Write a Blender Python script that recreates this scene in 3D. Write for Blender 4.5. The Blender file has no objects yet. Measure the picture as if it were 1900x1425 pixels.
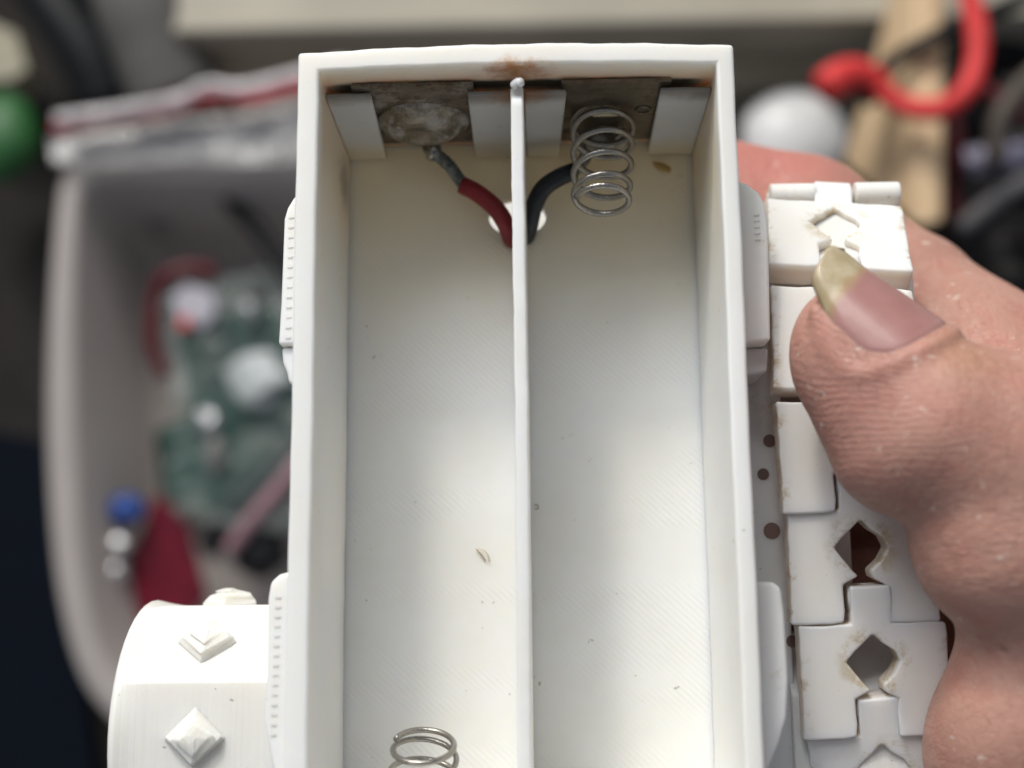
import bpy, bmesh, math, random
import numpy as np
from mathutils import Vector, Matrix

random.seed(7)
S = 0.01                      # all lengths below are centimetres; the scene is in metres
scene = bpy.context.scene
COL = scene.collection

# ------------------------------------------------------------------ camera
F_PX = 2361.0
RC = np.array([[0.99968233, 0.01432084, 0.02074027],
               [-0.01046426, 0.98444737, -0.17536782],
               [-0.02292912, 0.17509508, 0.9842845]])
CAM = np.array([0, 0, 9.44])
cam_d = bpy.data.cameras.new('camera'); cam = bpy.data.objects.new('camera', cam_d); COL.objects.link(cam)
M4 = Matrix([[*RC[0], 0], [*RC[1], 0], [*RC[2], CAM[2] * S], [0, 0, 0, 1]])
cam.matrix_world = M4
cam_d.sensor_width = 36; cam_d.lens = 36 * F_PX / 1900
cam_d.clip_start = 0.01; cam_d.clip_end = 20
cam_d.dof.use_dof = True; cam_d.dof.focus_distance = 0.1035; cam_d.dof.aperture_fstop = cam_d.lens / 2.7
scene.camera = cam

# ------------------------------------------------------------------ light
world = bpy.data.worlds.new('World'); scene.world = world; world.use_nodes = True
bgn = world.node_tree.nodes['Background']
bgn.inputs[0].default_value = (0.80, 0.88, 1.0, 1); bgn.inputs[1].default_value = 0.27
def area(name, az, el, dist, sx, sy, power, col, target=(0, 1.5, -1)):
    L = bpy.data.lights.new(name, 'AREA'); L.shape = 'RECTANGLE'; L.size = sx * S; L.size_y = sy * S
    L.energy = power; L.color = col
    o = bpy.data.objects.new(name, L); COL.objects.link(o)
    a, e = math.radians(az), math.radians(el)
    d = Vector((math.sin(a) * math.cos(e), math.cos(a) * math.cos(e), math.sin(e)))
    o.location = (Vector(target) + d * dist) * S
    o.rotation_euler = d.to_track_quat('Z', 'Y').to_euler()
    return o
area('window_lamp', -24, 38, 130, 84, 72, 17.5, (1.0, 0.99, 0.975))
area('sunlit_window_lamp', -16, 30, 140, 14, 14, 9.0, (1.0, 0.94, 0.82))

scene.view_settings.view_transform = 'Standard'
try: scene.view_settings.look = 'None'
except Exception: pass
scene.view_settings.gamma = 1
scene.view_settings.exposure = -0.07

# ------------------------------------------------------------------ helpers
def P(px, py, z):
    """point (cm) on the level z seen at pixel (px, py) of the 1900 x 1425 photograph"""
    r = RC @ np.array([px - 950, 712.5 - py, -F_PX])
    t = (z - CAM[2]) / r[2]
    p = CAM + t * r
    return Vector((p[0], p[1], z))

class NT:
    def __init__(s, name):
        s.m = bpy.data.materials.new(name); s.m.use_nodes = True
        s.t = s.m.node_tree; s.n = s.t.nodes; s.l = s.t.links
        s.b = s.n['Principled BSDF']; s._c = None
    def link(s, a, b): s.l.new(a, b)
    def put(s, sock, v):
        if isinstance(v, bpy.types.NodeSocket): s.l.new(v, sock)
        elif isinstance(v, (tuple, list)) and len(v) == 3 and sock.type == 'RGBA': sock.default_value = (*v, 1)
        else: sock.default_value = v
    def cm(s):
        if s._c is None:
            tc = s.n.new('ShaderNodeTexCoord'); vm = s.n.new('ShaderNodeVectorMath'); vm.operation = 'SCALE'
            s.link(tc.outputs['Object'], vm.inputs[0]); vm.inputs['Scale'].default_value = 100
            s._c = vm.outputs[0]
        return s._c
    def mapping(s, scale=(1, 1, 1), rot=(0, 0, 0), loc=(0, 0, 0), vec=None):
        mp = s.n.new('ShaderNodeMapping'); s.put(mp.inputs[0], vec or s.cm())
        mp.inputs['Scale'].default_value = scale; mp.inputs['Rotation'].default_value = rot; mp.inputs['Location'].default_value = loc
        return mp.outputs[0]
    def noise(s, scale, detail=3, rough=.5, vec=None, dist=0):
        n = s.n.new('ShaderNodeTexNoise'); s.put(n.inputs['Vector'], vec or s.cm())
        n.inputs['Scale'].default_value = scale; n.inputs['Detail'].default_value = detail
        n.inputs['Roughness'].default_value = rough; n.inputs['Distortion'].default_value = dist
        return n.outputs['Fac']
    def wave(s, scale, dist=0, vec=None, dscale=1, direction='X', detail=1):
        n = s.n.new('ShaderNodeTexWave'); s.put(n.inputs['Vector'], vec or s.cm()); n.bands_direction = direction
        n.inputs['Scale'].default_value = scale; n.inputs['Distortion'].default_value = dist
        n.inputs['Detail Scale'].default_value = dscale; n.inputs['Detail'].default_value = detail
        return n.outputs['Fac']
    def voro(s, scale, vec=None):
        n = s.n.new('ShaderNodeTexVoronoi'); s.put(n.inputs['Vector'], vec or s.cm()); n.inputs['Scale'].default_value = scale
        return n.outputs['Distance']
    def mr(s, v, a, b, c=0., d=1.):
        n = s.n.new('ShaderNodeMapRange'); n.interpolation_type = 'SMOOTHSTEP'; s.put(n.inputs[0], v)
        n.inputs[1].default_value = a; n.inputs[2].default_value = b; n.inputs[3].default_value = c; n.inputs[4].default_value = d
        return n.outputs[0]
    def math(s, op, a, b=0.):
        n = s.n.new('ShaderNodeMath'); n.operation = op; s.put(n.inputs[0], a); s.put(n.inputs[1], b); return n.outputs[0]
    def mix(s, f, a, b):
        n = s.n.new('ShaderNodeMix'); n.data_type = 'RGBA'; s.put(n.inputs[0], f); s.put(n.inputs[6], a); s.put(n.inputs[7], b)
        return n.outputs[2]
    def blob(s, c, rad, soft=1.0, jitter=0.0, jscale=3):
        """0..1 mask round the point c (cm) with semi-axes rad"""
        mp = s.n.new('ShaderNodeVectorMath'); mp.operation = 'SUBTRACT'; s.put(mp.inputs[0], s.cm()); mp.inputs[1].default_value = c
        dv = s.n.new('ShaderNodeVectorMath'); dv.operation = 'DIVIDE'; s.link(mp.outputs[0], dv.inputs[0]); dv.inputs[1].default_value = rad
        ln = s.n.new('ShaderNodeVectorMath'); ln.operation = 'LENGTH'; s.link(dv.outputs[0], ln.inputs[0])
        v = ln.outputs['Value']
        if jitter: v = s.math('ADD', v, s.math('MULTIPLY', s.math('SUBTRACT', s.noise(jscale, 5, .65), .5), jitter))
        return s.mr(v, 1.0, max(0., 1.0 - soft))
    def sep(s, vec=None):
        n = s.n.new('ShaderNodeSeparateXYZ'); s.put(n.inputs[0], vec or s.cm()); return n.outputs
    def bump(s, h, strength, dist, prev=None):
        n = s.n.new('ShaderNodeBump'); s.put(n.inputs['Height'], h); n.inputs['Strength'].default_value = strength
        n.inputs['Distance'].default_value = dist * S
        if prev: s.link(prev, n.inputs['Normal'])
        return n.outputs[0]
    def out(s, col=None, rough=.5, normal=None, metal=0, sss=0, rad=(1, .8, .6), scale=.1, spec=.5, coat=0, trans=0, ior=1.46, alpha=None):
        b = s.b
        if col is not None: s.put(b.inputs['Base Color'], col)
        s.put(b.inputs['Roughness'], rough); s.put(b.inputs['Metallic'], metal)
        if normal: s.link(normal, b.inputs['Normal'])
        if sss:
            s.put(b.inputs['Subsurface Weight'], sss); b.inputs['Subsurface Radius'].default_value = rad
            b.inputs['Subsurface Scale'].default_value = scale * S
        b.inputs['Specular IOR Level'].default_value = spec; b.inputs['Coat Weight'].default_value = coat
        b.inputs['Transmission Weight'].default_value = trans; b.inputs['IOR'].default_value = ior
        if alpha is not None: s.put(b.inputs['Alpha'], alpha)
        return s.m

def simple(name, col, rough=.5, metal=0, var=.12, nscale=3, bump=0, **k):
    t = NT(name); n = t.noise(nscale, 4)
    c = t.mix(t.mr(n, .3, .7), tuple(x * (1 - var) for x in col), tuple(min(1, x * (1 + var)) for x in col))
    nm = t.bump(t.noise(nscale * 6, 4), bump, .05) if bump else None
    return t.out(c, rough, nm, metal, **k)

PLA = (0.835, 0.83, 0.81)
SSR = (1.0, .82, .60)
# printed plastic: faint layer lines + specks
def plastic(name, lines=(0, 0, 1), lscale=1.0, lstr=.12, diag=False, stains_and_light=None, base=PLA, speck=True, sss=.65, rough=.42, sscale=.22):
    t = NT(name)
    big = t.noise(.9, 4, .6)
    col = t.mix(t.mr(big, .35, .7), base, tuple(b * k for b, k in zip(base, (.965, .955, .93))))
    if speck:
        v = t.noise(11, 2, .5); sp = t.mr(v, .745, .775)
        col = t.mix(t.math('MULTIPLY', sp, .55), col, (.25, .2, .14))
    if stains_and_light: col = stains_and_light(t, col)
    x, y, z = t.sep()
    nm = None
    a = t.math('ADD', t.math('MULTIPLY', x, lines[0]), t.math('ADD', t.math('MULTIPLY', y, lines[1]), t.math('MULTIPLY', z, lines[2])))
    c = t.n.new('ShaderNodeCombineXYZ'); t.link(a, c.inputs[0])
    w = t.noise(16 * lscale, 2, .6, c.outputs[0])
    nm = t.bump(w, lstr, .03)
    if diag:
        vec = t.mapping(rot=(0, 0, math.radians(43)))
        dx, dy, dz = t.sep(vec)
        cc = t.n.new('ShaderNodeCombineXYZ'); t.link(dy, cc.inputs[0])
        ln = t.wave(7.2, 0.35, vec=t.mapping(rot=(0, 0, math.radians(43))), direction='Y', dscale=.6)
        patch = t.mr(t.noise(.8, 2, .5, t.mapping(scale=(.6, 2.4, 1), rot=(0, 0, math.radians(43)), loc=(3.1, .4, 0))), .44, .62)
        nm = t.bump(t.math('MULTIPLY', ln, patch), .34, .007, nm)
        col = t.mix(t.math('MULTIPLY', t.math('MULTIPLY', t.mr(ln, .15, .0), patch), .05), col, (.45, .42, .38))
    fine = t.noise(55, 2, .6)
    nm = t.bump(fine, .10, .006, nm)
    return t.out(col, rough, nm, sss=sss, rad=SSR, scale=sscale)

def st_wall(t, col):
    # yellowed glue along the contact end, rust over the divider, grime and painted slot shade in a dark band above the tabs
    y = t.sep()[1]
    yel = t.math('MULTIPLY', t.mr(t.math('ADD', y, t.math('MULTIPLY', t.noise(2.5, 3), .8)), 3.1, 4.6), t.mr(t.sep()[2], -.02, -.30, .05, .55))
    col = t.mix(yel, col, (.70, .56, .36))
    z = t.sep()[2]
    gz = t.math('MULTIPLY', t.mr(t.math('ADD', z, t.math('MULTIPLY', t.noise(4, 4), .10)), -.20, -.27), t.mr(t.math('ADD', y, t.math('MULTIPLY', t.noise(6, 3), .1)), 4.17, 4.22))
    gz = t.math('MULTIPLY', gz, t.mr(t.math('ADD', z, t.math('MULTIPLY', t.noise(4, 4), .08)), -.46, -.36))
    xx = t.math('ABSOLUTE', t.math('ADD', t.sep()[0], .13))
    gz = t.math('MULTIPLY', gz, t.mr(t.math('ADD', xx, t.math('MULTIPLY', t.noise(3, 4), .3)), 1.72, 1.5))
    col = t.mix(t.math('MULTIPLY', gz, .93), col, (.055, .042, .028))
    col = t.mix(t.math('MULTIPLY', t.mr(y, 4.12, 4.20), t.mr(z, -1.0, -1.45, 0, .75)), col, (.76, .62, .38))  # warm backlit glow below the contacts, painted into the wall colour
    r = t.blob((-.13, 4.20, -.10), (.36, .14, .32), .9, 1.5, 8)
    col = t.mix(t.math('MULTIPLY', r, .95), col, (.52, .25, .08))
    return col
def glow_floor(t, col):  # warm glow near the contact end, painted into the plastic's colour
    y = t.sep()[1]
    yel = t.math('MULTIPLY', t.mr(t.math('ADD', y, t.math('MULTIPLY', t.noise(1.2, 3), .9)), 2.3, 4.6), .70)
    col = t.mix(yel, col, (.82, .74, .54))
    return col
def st_side(t, col):
    col = st_wall(t, t.mix(t.mr(t.sep()[2], -.03, -.35), col, glow_floor(t, col)))
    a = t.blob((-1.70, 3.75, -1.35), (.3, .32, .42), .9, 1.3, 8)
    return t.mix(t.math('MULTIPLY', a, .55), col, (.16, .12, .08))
def st_tab(t, col):
    y, z = t.sep()[1], t.sep()[2]
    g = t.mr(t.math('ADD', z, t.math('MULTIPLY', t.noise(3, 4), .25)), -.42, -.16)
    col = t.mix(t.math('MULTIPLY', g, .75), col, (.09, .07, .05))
    r = t.blob((-.13, 4.1, -.34), (.35, .3, .3), 1, .8, 8)
    col = t.mix(t.math('MULTIPLY', r, .9), col, (.30, .13, .045))
    yl_ = t.mr(t.math('ADD', z, t.math('MULTIPLY', t.noise(2.2, 3), .5)), -.85, -1.35)
    col = t.mix(t.math('MULTIPLY', yl_, .8), col, (.74, .60, .38))
    g2 = t.mr(t.noise(7, 4, .7), .62, .72)
    return t.mix(t.math('MULTIPLY', g2, .25), col, (.30, .22, .15))
def st_dirt(t, col):
    g = t.mr(t.noise(2.6, 6, .72), .60, .70)
    col = t.mix(t.math('MULTIPLY', g, .30), col, (.50, .38, .22))
    return col
def st_link(t, col):
    x, y, z = t.sep()
    ax = t.math('ABSOLUTE', x)
    oi = t.n.new('ShaderNodeObjectInfo'); va = t.n.new('ShaderNodeVectorMath'); va.operation = 'ADD'
    t.link(t.cm(), va.inputs[0]); t.link(t.math('MULTIPLY', oi.outputs['Random'], 37.), va.inputs[1]); rv = va.outputs[0]
    e = t.mr(ax, .48, .60)
    g = t.mr(t.noise(4.2, 5, .7, rv), .50, .66)
    col = t.mix(t.math('MULTIPLY', t.math('MULTIPLY', g, e), .85), col, (.40, .28, .12))
    col = t.mix(t.mr(z, -.015, -.10, 0, .45), col, (.62, .46, .34))  # side faces tanned: their shaded, translucent tone is put into the colour
    d = t.blob((0, -.30, 0), (.34, .34, .4), .45, .5, 6)
    g3 = t.mr(t.noise(5, 5, .7, rv), .46, .62)
    col = t.mix(t.math('MULTIPLY', t.math('MULTIPLY', d, g3), .7), col, (.46, .36, .19))
    return col

M_wall = plastic('white_printed_plastic_walls', (0, .02, 1), 1.2, .10, stains_and_light=st_side)
M_rim = plastic('white_printed_plastic_end', (0, 1, .6), 1.2, .16, stains_and_light=st_wall)
M_floor = plastic('white_printed_plastic_floor', (0, 0, 1), 1, .02, diag=True, stains_and_light=glow_floor, rough=.36)
M_div = plastic('white_printed_plastic_divider', (0, .15, 1), .9, .3, stains_and_light=None)
M_tab = plastic('white_plastic_retainer', (0, 0, 1), .6, .05, stains_and_light=st_tab, sss=.3, base=(.70, .68, .66))
M_hull = plastic('white_printed_plastic_hull', (0, 0, 1), 1, .25, stains_and_light=st_dirt)
M_drum = plastic('white_printed_plastic_drum', (1, 0, 0), 1.3, .28, base=(.79, .78, .75), sss=.5)
M_stud = plastic('white_printed_plastic_stud', (.6, 0, .8), .9, .7, base=(.80, .785, .74), sss=.5)
M_link = plastic('white_printed_plastic_link', (.1, 0, 1), .8, .12, stains_and_light=st_link, base=(.84, .825, .80))

def metal(name, col, rough, grime, gcol, gs=6, spots=(), patina=0):
    t = NT(name); n = t.noise(gs, 6, .7)
    m = t.mr(n, grime[0], grime[1])
    c = t.mix(m, col, gcol)
    if patina:
        c = t.mix(t.math('MULTIPLY', t.mr(t.noise(gs * 1.7, 6, .75, t.mapping(loc=(5, 2, 8))), .46, .60), patina), c, (.09, .06, .035))
    for ce, ra, co in spots: c = t.mix(t.math('MULTIPLY', t.blob(ce, ra, .8, .7, 6), .85), c, co)
    r = t.mr(m, 0, 1, rough, .8)
    return t.out(c, r, t.bump(t.noise(gs * 3, 5, .7), .4, .02), metal=t.mr(m, 0, 1, .85, .0))
M_plateL = metal('corroded_nickel', (.20, .17, .135), .5, (.42, .66), (.30, .26, .21), 3.4, patina=.7)
M_plateR = metal('tarnished_nickel', (.20, .175, .14), .38, (.50, .72), (.13, .10, .07), 3, patina=.5)
_bc = P(785, 225, -.99)
M_boss = metal('worn_shaded_button', (.30, .27, .22), .36, (.44, .60), (.44, .41, .36), 5, [((_bc.x + .02, 4.06, -1.29), (.26, .25, .13), (.10, .06, .035)), ((_bc.x - .02, 4.06, -.86), (.13, .2, .12), (.13, .10, .075))], patina=.5)  # lower dark ellipse paints the button's shading over the worn metal
M_spring = metal('spring_steel', (.34, .32, .29), .22, (.66, .80), (.16, .13, .10), 5)
M_strand = metal('bare_tinned_strands', (.30, .31, .30), .5, (.45, .6), (.10, .12, .11), 14)
M_solder = metal('solder', (.42, .40, .36), .3, (.5, .7), (.12, .09, .06), 9)
M_redins = simple('red_insulation', (.24, .014, .02), .38, bump=.3, nscale=5, spec=.5)
M_blkins = simple('black_insulation', (.012, .016, .022), .36, bump=.2, nscale=5)

# ---- mesh building
def new_obj(name, me, mat=None, parent=None, smooth=True, bevel=0, seg=2, loc=None, rot=None, bevang=35):
    o = bpy.data.objects.new(name, me); COL.objects.link(o)
    if mat is not None and not me.materials: me.materials.append(mat)
    if smooth: me.shade_smooth()
    if parent is not None:
        o.parent = parent
        o.location = -parent.location if loc is None else Vector(loc)
    elif loc is not None: o.location = Vector(loc)
    if rot is not None: o.rotation_euler = rot
    if bevel:
        b = o.modifiers.new('bevel', 'BEVEL'); b.width = bevel * S; b.segments = seg; b.limit_method = 'ANGLE'
        b.angle_limit = math.radians(bevang); b.harden_normals = True
    return o
def tag(o, label=None, cat=None, group=None, kind=None):
    if label: o['label'] = label
    if cat: o['category'] = cat
    if group: o['group'] = group
    if kind: o['kind'] = kind
    return o
def empty(name, loc, label, cat, group=None):
    o = bpy.data.objects.new(name, None); COL.objects.link(o); o.location = Vector(loc) * S
    o.empty_display_size = .01
    return tag(o, label, cat, group)
def me_from(name, verts, faces):
    me = bpy.data.meshes.new(name); me.from_pydata([tuple(Vector(v) * S) for v in verts], [], faces); me.update()
    bm = bmesh.new(); bm.from_mesh(me); bmesh.ops.recalc_face_normals(bm, faces=bm.faces); bm.to_mesh(me); bm.free()
    return me
def box_me(name, x0, x1, y0, y1, z0, z1, nx=1, ny=1, nz=1, fn=None):
    """box with subdivided faces; fn may bend it"""
    bm = bmesh.new(); bmesh.ops.create_cube(bm, size=1)
    for v in bm.verts:
        v.co = Vector((x0 + (v.co.x + .5) * (x1 - x0), y0 + (v.co.y + .5) * (y1 - y0), z0 + (v.co.z + .5) * (z1 - z0)))
    for ax, n, lo, hi in ((0, nx, x0, x1), (1, ny, y0, y1), (2, nz, z0, z1)):
        for k in range(1, n):
            co = Vector((0, 0, 0)); co[ax] = lo + (hi - lo) * k / n; no = Vector((0, 0, 0)); no[ax] = 1
            bmesh.ops.bisect_plane(bm, geom=bm.verts[:] + bm.edges[:] + bm.faces[:], plane_co=co, plane_no=no)
    for v in bm.verts:
        if fn: v.co = fn(v.co)
        v.co *= S
    me = bpy.data.meshes.new(name); bm.to_mesh(me); bm.free(); return me
def poly_me(name, outline, z0, z1, holes=(), fn=None):
    bm = bmesh.new(); edges = []
    for loop in (outline, *holes):
        vs = [bm.verts.new((p[0], p[1], z1)) for p in loop]
        edges += [bm.edges.new((vs[i], vs[(i + 1) % len(vs)])) for i in range(len(vs))]
    if holes:
        bmesh.ops.triangle_fill(bm, use_beauty=True, use_dissolve=False, edges=edges, normal=(0, 0, 1))
    else:
        bm.faces.new([e.verts[0] for e in edges])
    top = bm.faces[:]
    for f in top:
        if f.normal.z < 0 or f.calc_center_median() is None: pass
    r = bmesh.ops.extrude_face_region(bm, geom=top)
    for v in [g for g in r['geom'] if isinstance(g, bmesh.types.BMVert)]: v.co.z = z0
    bmesh.ops.recalc_face_normals(bm, faces=bm.faces)
    for v in bm.verts:
        if fn: v.co = fn(v.co)
        v.co *= S
    me = bpy.data.meshes.new(name); bm.to_mesh(me); bm.free(); return me
def spline(pts, n=8):
    """Catmull-Rom through pts, n samples per span"""
    p = [Vector(q) for q in pts]; p = [p[0] * 2 - p[1]] + p + [p[-1] * 2 - p[-2]]
    out = []
    for i in range(1, len(p) - 2):
        for k in range(n):
            t = k / n; a, b, c, d = p[i - 1], p[i], p[i + 1], p[i + 2]
            out.append(.5 * ((2 * b) + (c - a) * t + (2 * a - 5 * b + 4 * c - d) * t * t + (3 * b - a - 3 * c + d) * t ** 3))
    out.append(p[-2]); return out
def tube_data(path, r, sides=12, verts=None, faces=None, cap=True):
    verts = [] if verts is None else verts; faces = [] if faces is None else faces
    path = [Vector(p) for p in path]; n = len(path)
    rr = r if callable(r) else (lambda t: r)
    T = [(path[min(i + 1, n - 1)] - path[max(i - 1, 0)]).normalized() for i in range(n)]
    up = Vector((0, 0, 1)) if abs(T[0].z) < .9 else Vector((1, 0, 0))
    N = (up - T[0] * up.dot(T[0])).normalized(); base = len(verts)
    for i in range(n):
        if i: N = (N - T[i] * N.dot(T[i])).normalized()
        B = T[i].cross(N); R = rr(i / (n - 1))
        for k in range(sides):
            a = 2 * math.pi * k / sides; verts.append(path[i] + (N * math.cos(a) + B * math.sin(a)) * R)
    for i in range(n - 1):
        for k in range(sides):
            k2 = (k + 1) % sides
            faces.append((base + i * sides + k, base + i * sides + k2, base + (i + 1) * sides + k2, base + (i + 1) * sides + k))
    if cap:
        faces.append(tuple(base + k for k in range(sides))[::-1]); faces.append(tuple(base + (n - 1) * sides + k for k in range(sides)))
    return verts, faces
def tube(name, path, r, mat, parent=None, sides=12):
    v, f = tube_data(path, r, sides); return new_obj(name, me_from(name, v, f), mat, parent)
def disc_pts(cx, cy, r, n=28): return [(cx + r * math.cos(2 * math.pi * k / n), cy + r * math.sin(2 * math.pi * k / n)) for k in range(n)]

# ------------------------------------------------------------------ battery box / hull
XL0, XL1, XR1, XR0 = -1.87, -1.70, 1.435, 1.575       # outer/inner of the side walls
YT0, YT1 = 4.375, 4.215                                # end wall outer / inner
YB1, YB0 = -1.62, -1.86
ZF = -1.68
tank = empty('toy_tank', (-.15, 1.3, -2.35), 'white printed toy tank with its open two-cell battery compartment facing up', 'toy')

def bow(v):
    k = (v.x + .15) / 1.72
    w = max(0, 1 - k * k)
    s = max(0., min(1., (v.y - 4.0) / .35))
    n = .006 * math.sin(v.x * 9.1) + .004 * math.sin(v.x * 23.)
    return Vector((v.x, v.y + (.035 * w + n * .5) * s, v.z + (.03 * w * (1 if v.z > -.1 else 0))))
def wob(v):
    e = .003 * math.sin(v.y * 2.3 + v.x) + .0015 * math.sin(v.y * 9.7)
    return Vector((v.x + e, v.y, v.z))
def framef(v):
    v = bow(v)
    if v.y < 4.0: v = wob(v)
    return v
fo, fi = [], []
for (a, b, n, L) in (((XL0, YB0), (XR0, YB0), 12, fo), ((XR0, YB0), (XR0, YT0), 50, fo), ((XR0, YT0), (XL0, YT0), 40, fo), ((XL0, YT0), (XL0, YB0), 50, fo),
                     ((XL1, YB1), (XR1, YB1), 12, fi), ((XR1, YB1), (XR1, YT1), 50, fi), ((XR1, YT1), (XL1, YT1), 40, fi), ((XL1, YT1), (XL1, YB1), 50, fi)):
    L += [(a[0] + (b[0] - a[0]) * k / n, a[1] + (b[1] - a[1]) * k / n) for k in range(n)]
new_obj('compartment_wall', poly_me('compartment_wall', fo, -1.88, 0, holes=[fi], fn=framef), M_wall, tank, bevel=.028, seg=3)
hc = P(960, 402, ZF)
new_obj('floor_panel', poly_me('floor_panel', [(XL1 - .01, YB1 - .01), (XR1 + .01, YB1 - .01), (XR1 + .01, YT1 + .01), (XL1 - .01, YT1 + .01)], ZF - .14, ZF,
        holes=[[(hc.x + .262 * math.cos(a), hc.y + .185 * math.sin(a)) for a in [2 * math.pi * k / 28 for k in range(28)]]]), M_floor, tank, smooth=False)
# thin divider with a ragged printed top
rd = random.Random(3)
def divf(v):
    e = .004 * math.sin(v.y * 1.3) + .0015 * math.sin(v.y * 9) + rd.uniform(-.002, .002)
    if v.z > -.2: return Vector((v.x + e, v.y, v.z + .5 * e - (.04 if v.y > 4.0 else 0)))
    return Vector((v.x + .2 * e, v.y, v.z))
new_obj('divider', box_me('divider', -.185, -.083, YB1 - .0, 4.12, ZF - .001, -.10, 1, 90, 2, divf), M_div, tank, bevel=.02, seg=2)
v, f = tube_data(spline([(-.17, 4.09, -.10), (-.13, 4.125, -.07), (-.09, 4.10, -.09)], 5), lambda t: .026 + .014 * math.sin(t * 3.1) + .006 * math.sin(t * 11), 10)
new_obj('melted_bead', me_from('melted_bead', v, f), M_div, tank)
# retaining tabs in front of the contacts
ZT = -.30
def tab(x0, x1, x0b, x1b):
    y0, y1 = 4.10, 4.18
    vs = [(x0, y0 + .02, ZT), (x1, y0 + .02, ZT), (x1b, y0 - .02, ZF + .02), (x0b, y0 - .02, ZF + .02), (x0, y1 - .02, ZT), (x1, y1 - .02, ZT), (x1b, y1 - .02, ZF + .02), (x0b, y1 - .02, ZF + .02)]
    fs = [(0, 1, 2, 3), (4, 5, 6, 7), (0, 1, 5, 4), (3, 2, 6, 7), (0, 3, 7, 4), (1, 2, 6, 5)]
    return new_obj('retaining_tab', me_from('retaining_tab', vs, fs), M_tab, tank, bevel=.018, seg=2)
def X(px, z, y=168): return P(px, y, z).x
tab(XL1 + .0, X(690, -.35), XL1 + .0, X(716, -1.6, 285))
tab(X(868, -.35), -.186, X(881, -1.6, 285), -.186)
tab(-.082, X(1051, -.35), -.082, X(1038, -1.6, 285))
tab(X(1224, -.35), XR1, X(1203, -1.6, 285), XR1)

# contact plates
def plate(x0, x1, mat, hole=None):
    out = [(x0, -1.52), (x1, -1.52), (x1, -.245), (x0, -.245)]
    me = poly_me('contact_plate', out, 0, .03, holes=[hole] if hole else (), fn=lambda v: Vector((v.x, 4.212 - v.z, v.y)))
    return new_obj('contact_plate', me, mat, tank, smooth=False)
xa, xb = X(672, -.9, 220), X(885, -.9, 220)
pl = plate(xa, xb, M_plateL)
xc, xd = X(1040, -.9, 220), X(1232, -.9, 220)
zc = -.90
sx = X(1124, zc, 225)
hole = [(sx - .12, zc - .06), (sx + .12, zc - .06), (sx + .14, zc + .06), (sx + .11, zc + .13), (sx - .11, zc + .13), (sx - .14, zc + .06)]
pr = plate(xc, xd, M_plateR, hole)
new_obj('added_hole_filler', box_me('added_hole_filler', sx - .115, sx + .115, 4.17, 4.215, zc - .055, zc + .105), simple('painted_backlight_beige', (.80, .70, .50), .5, nscale=3), tank, bevel=.02)  # filler added in the plate hole, beige to imitate the backlit wall
# raised button of the positive contact
bx_, bz_ = X(785, -1.0, 225), -.99
prof = [(.36, 0), (.345, .035), (.31, .05), (.295, .075), (.24, .125), (.17, .135), (.15, .115), (.0, .11)]
prof = [(q_ * 1.13, h_) for q_, h_ in prof]
vs, fs = [], []; NS = 36
for (r, h) in prof:
    for k in range(NS):
        a = 2 * math.pi * k / NS; vs.append((bx_ + r * math.cos(a), 4.18 - h, bz_ + r * math.sin(a)))
for i in range(len(prof) - 1):
    for k in range(NS):
        fs.append((i * NS + k, i * NS + (k + 1) % NS, (i + 1) * NS + (k + 1) % NS, (i + 1) * NS + k))
new_obj('contact_button', me_from('contact_button', vs, fs), M_boss, tank)
# small pressed ring and scratch line at the right of the negative plate
rp = X(1193, -.85, 215)
v, f = tube_data([(rp + .06 * math.cos(a), 4.178, -.82 + .075 * math.sin(a)) for a in [2 * math.pi * k / 20 for k in range(21)]], .011, 6)
new_obj('pressed_ring', me_from('pressed_ring', v, f), M_plateR, tank)

# springs
def spring(c0, c1, R0, R1, turns, wire, phase, name='spring', dense=None, tail=None):
    c0, c1 = Vector(c0), Vector(c1); ax = (c1 - c0).normalized()
    u = Vector((1, 0, 0)); u = (u - ax * u.dot(ax)).normalized(); w = ax.cross(u)
    n = int(turns * 30); path = []
    for i in range(n + 1):
        t = i / n; s = dense(t) if dense else t
        R = R0 + (R1 - R0) * t; a = phase + 2 * math.pi * turns * t
        path.append(c0 + (c1 - c0) * s + (u * math.cos(a) + w * math.sin(a)) * R)
    if tail: path += [Vector(q) for q in tail]
    return tube(name, path, wire, M_spring, tank, sides=10)
def dens(t):   # closed coils at both ends
    ks = [0, .10, .22, .42, .62, .80, 1.0]; ss = [0, .03, .10, .36, .64, .885, 1.0]
    return float(np.interp(t, ks, ss))
s0 = P(1119, 226, -.98); s0.y = 4.13
s1 = P(1116, 378, -.72)
spring(s0, s1, .266, .226, 5.25, .0275, 1.2, dense=dens)
tail_end = P(1085, 300, -1.35)
tube('spring_leg', spline([s0 + Vector((.2, 0, -.18)), s0 + Vector((.02, -.1, -.33)), tail_end + Vector((0, .1, .05)), tail_end], 8), .022, M_spring, tank)
# spring of the lower end, its free end just in view
b1 = P(787, 1377, -.75); b0 = Vector((b1.x - .02, YB1 + .01, -1.00))
spring(b1, b0, .225, .30, 4.2, .024, 3.3, dense=lambda t: float(np.interp(t, [0, .24, .5, 1], [0, .10, .4, 1])))

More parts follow.
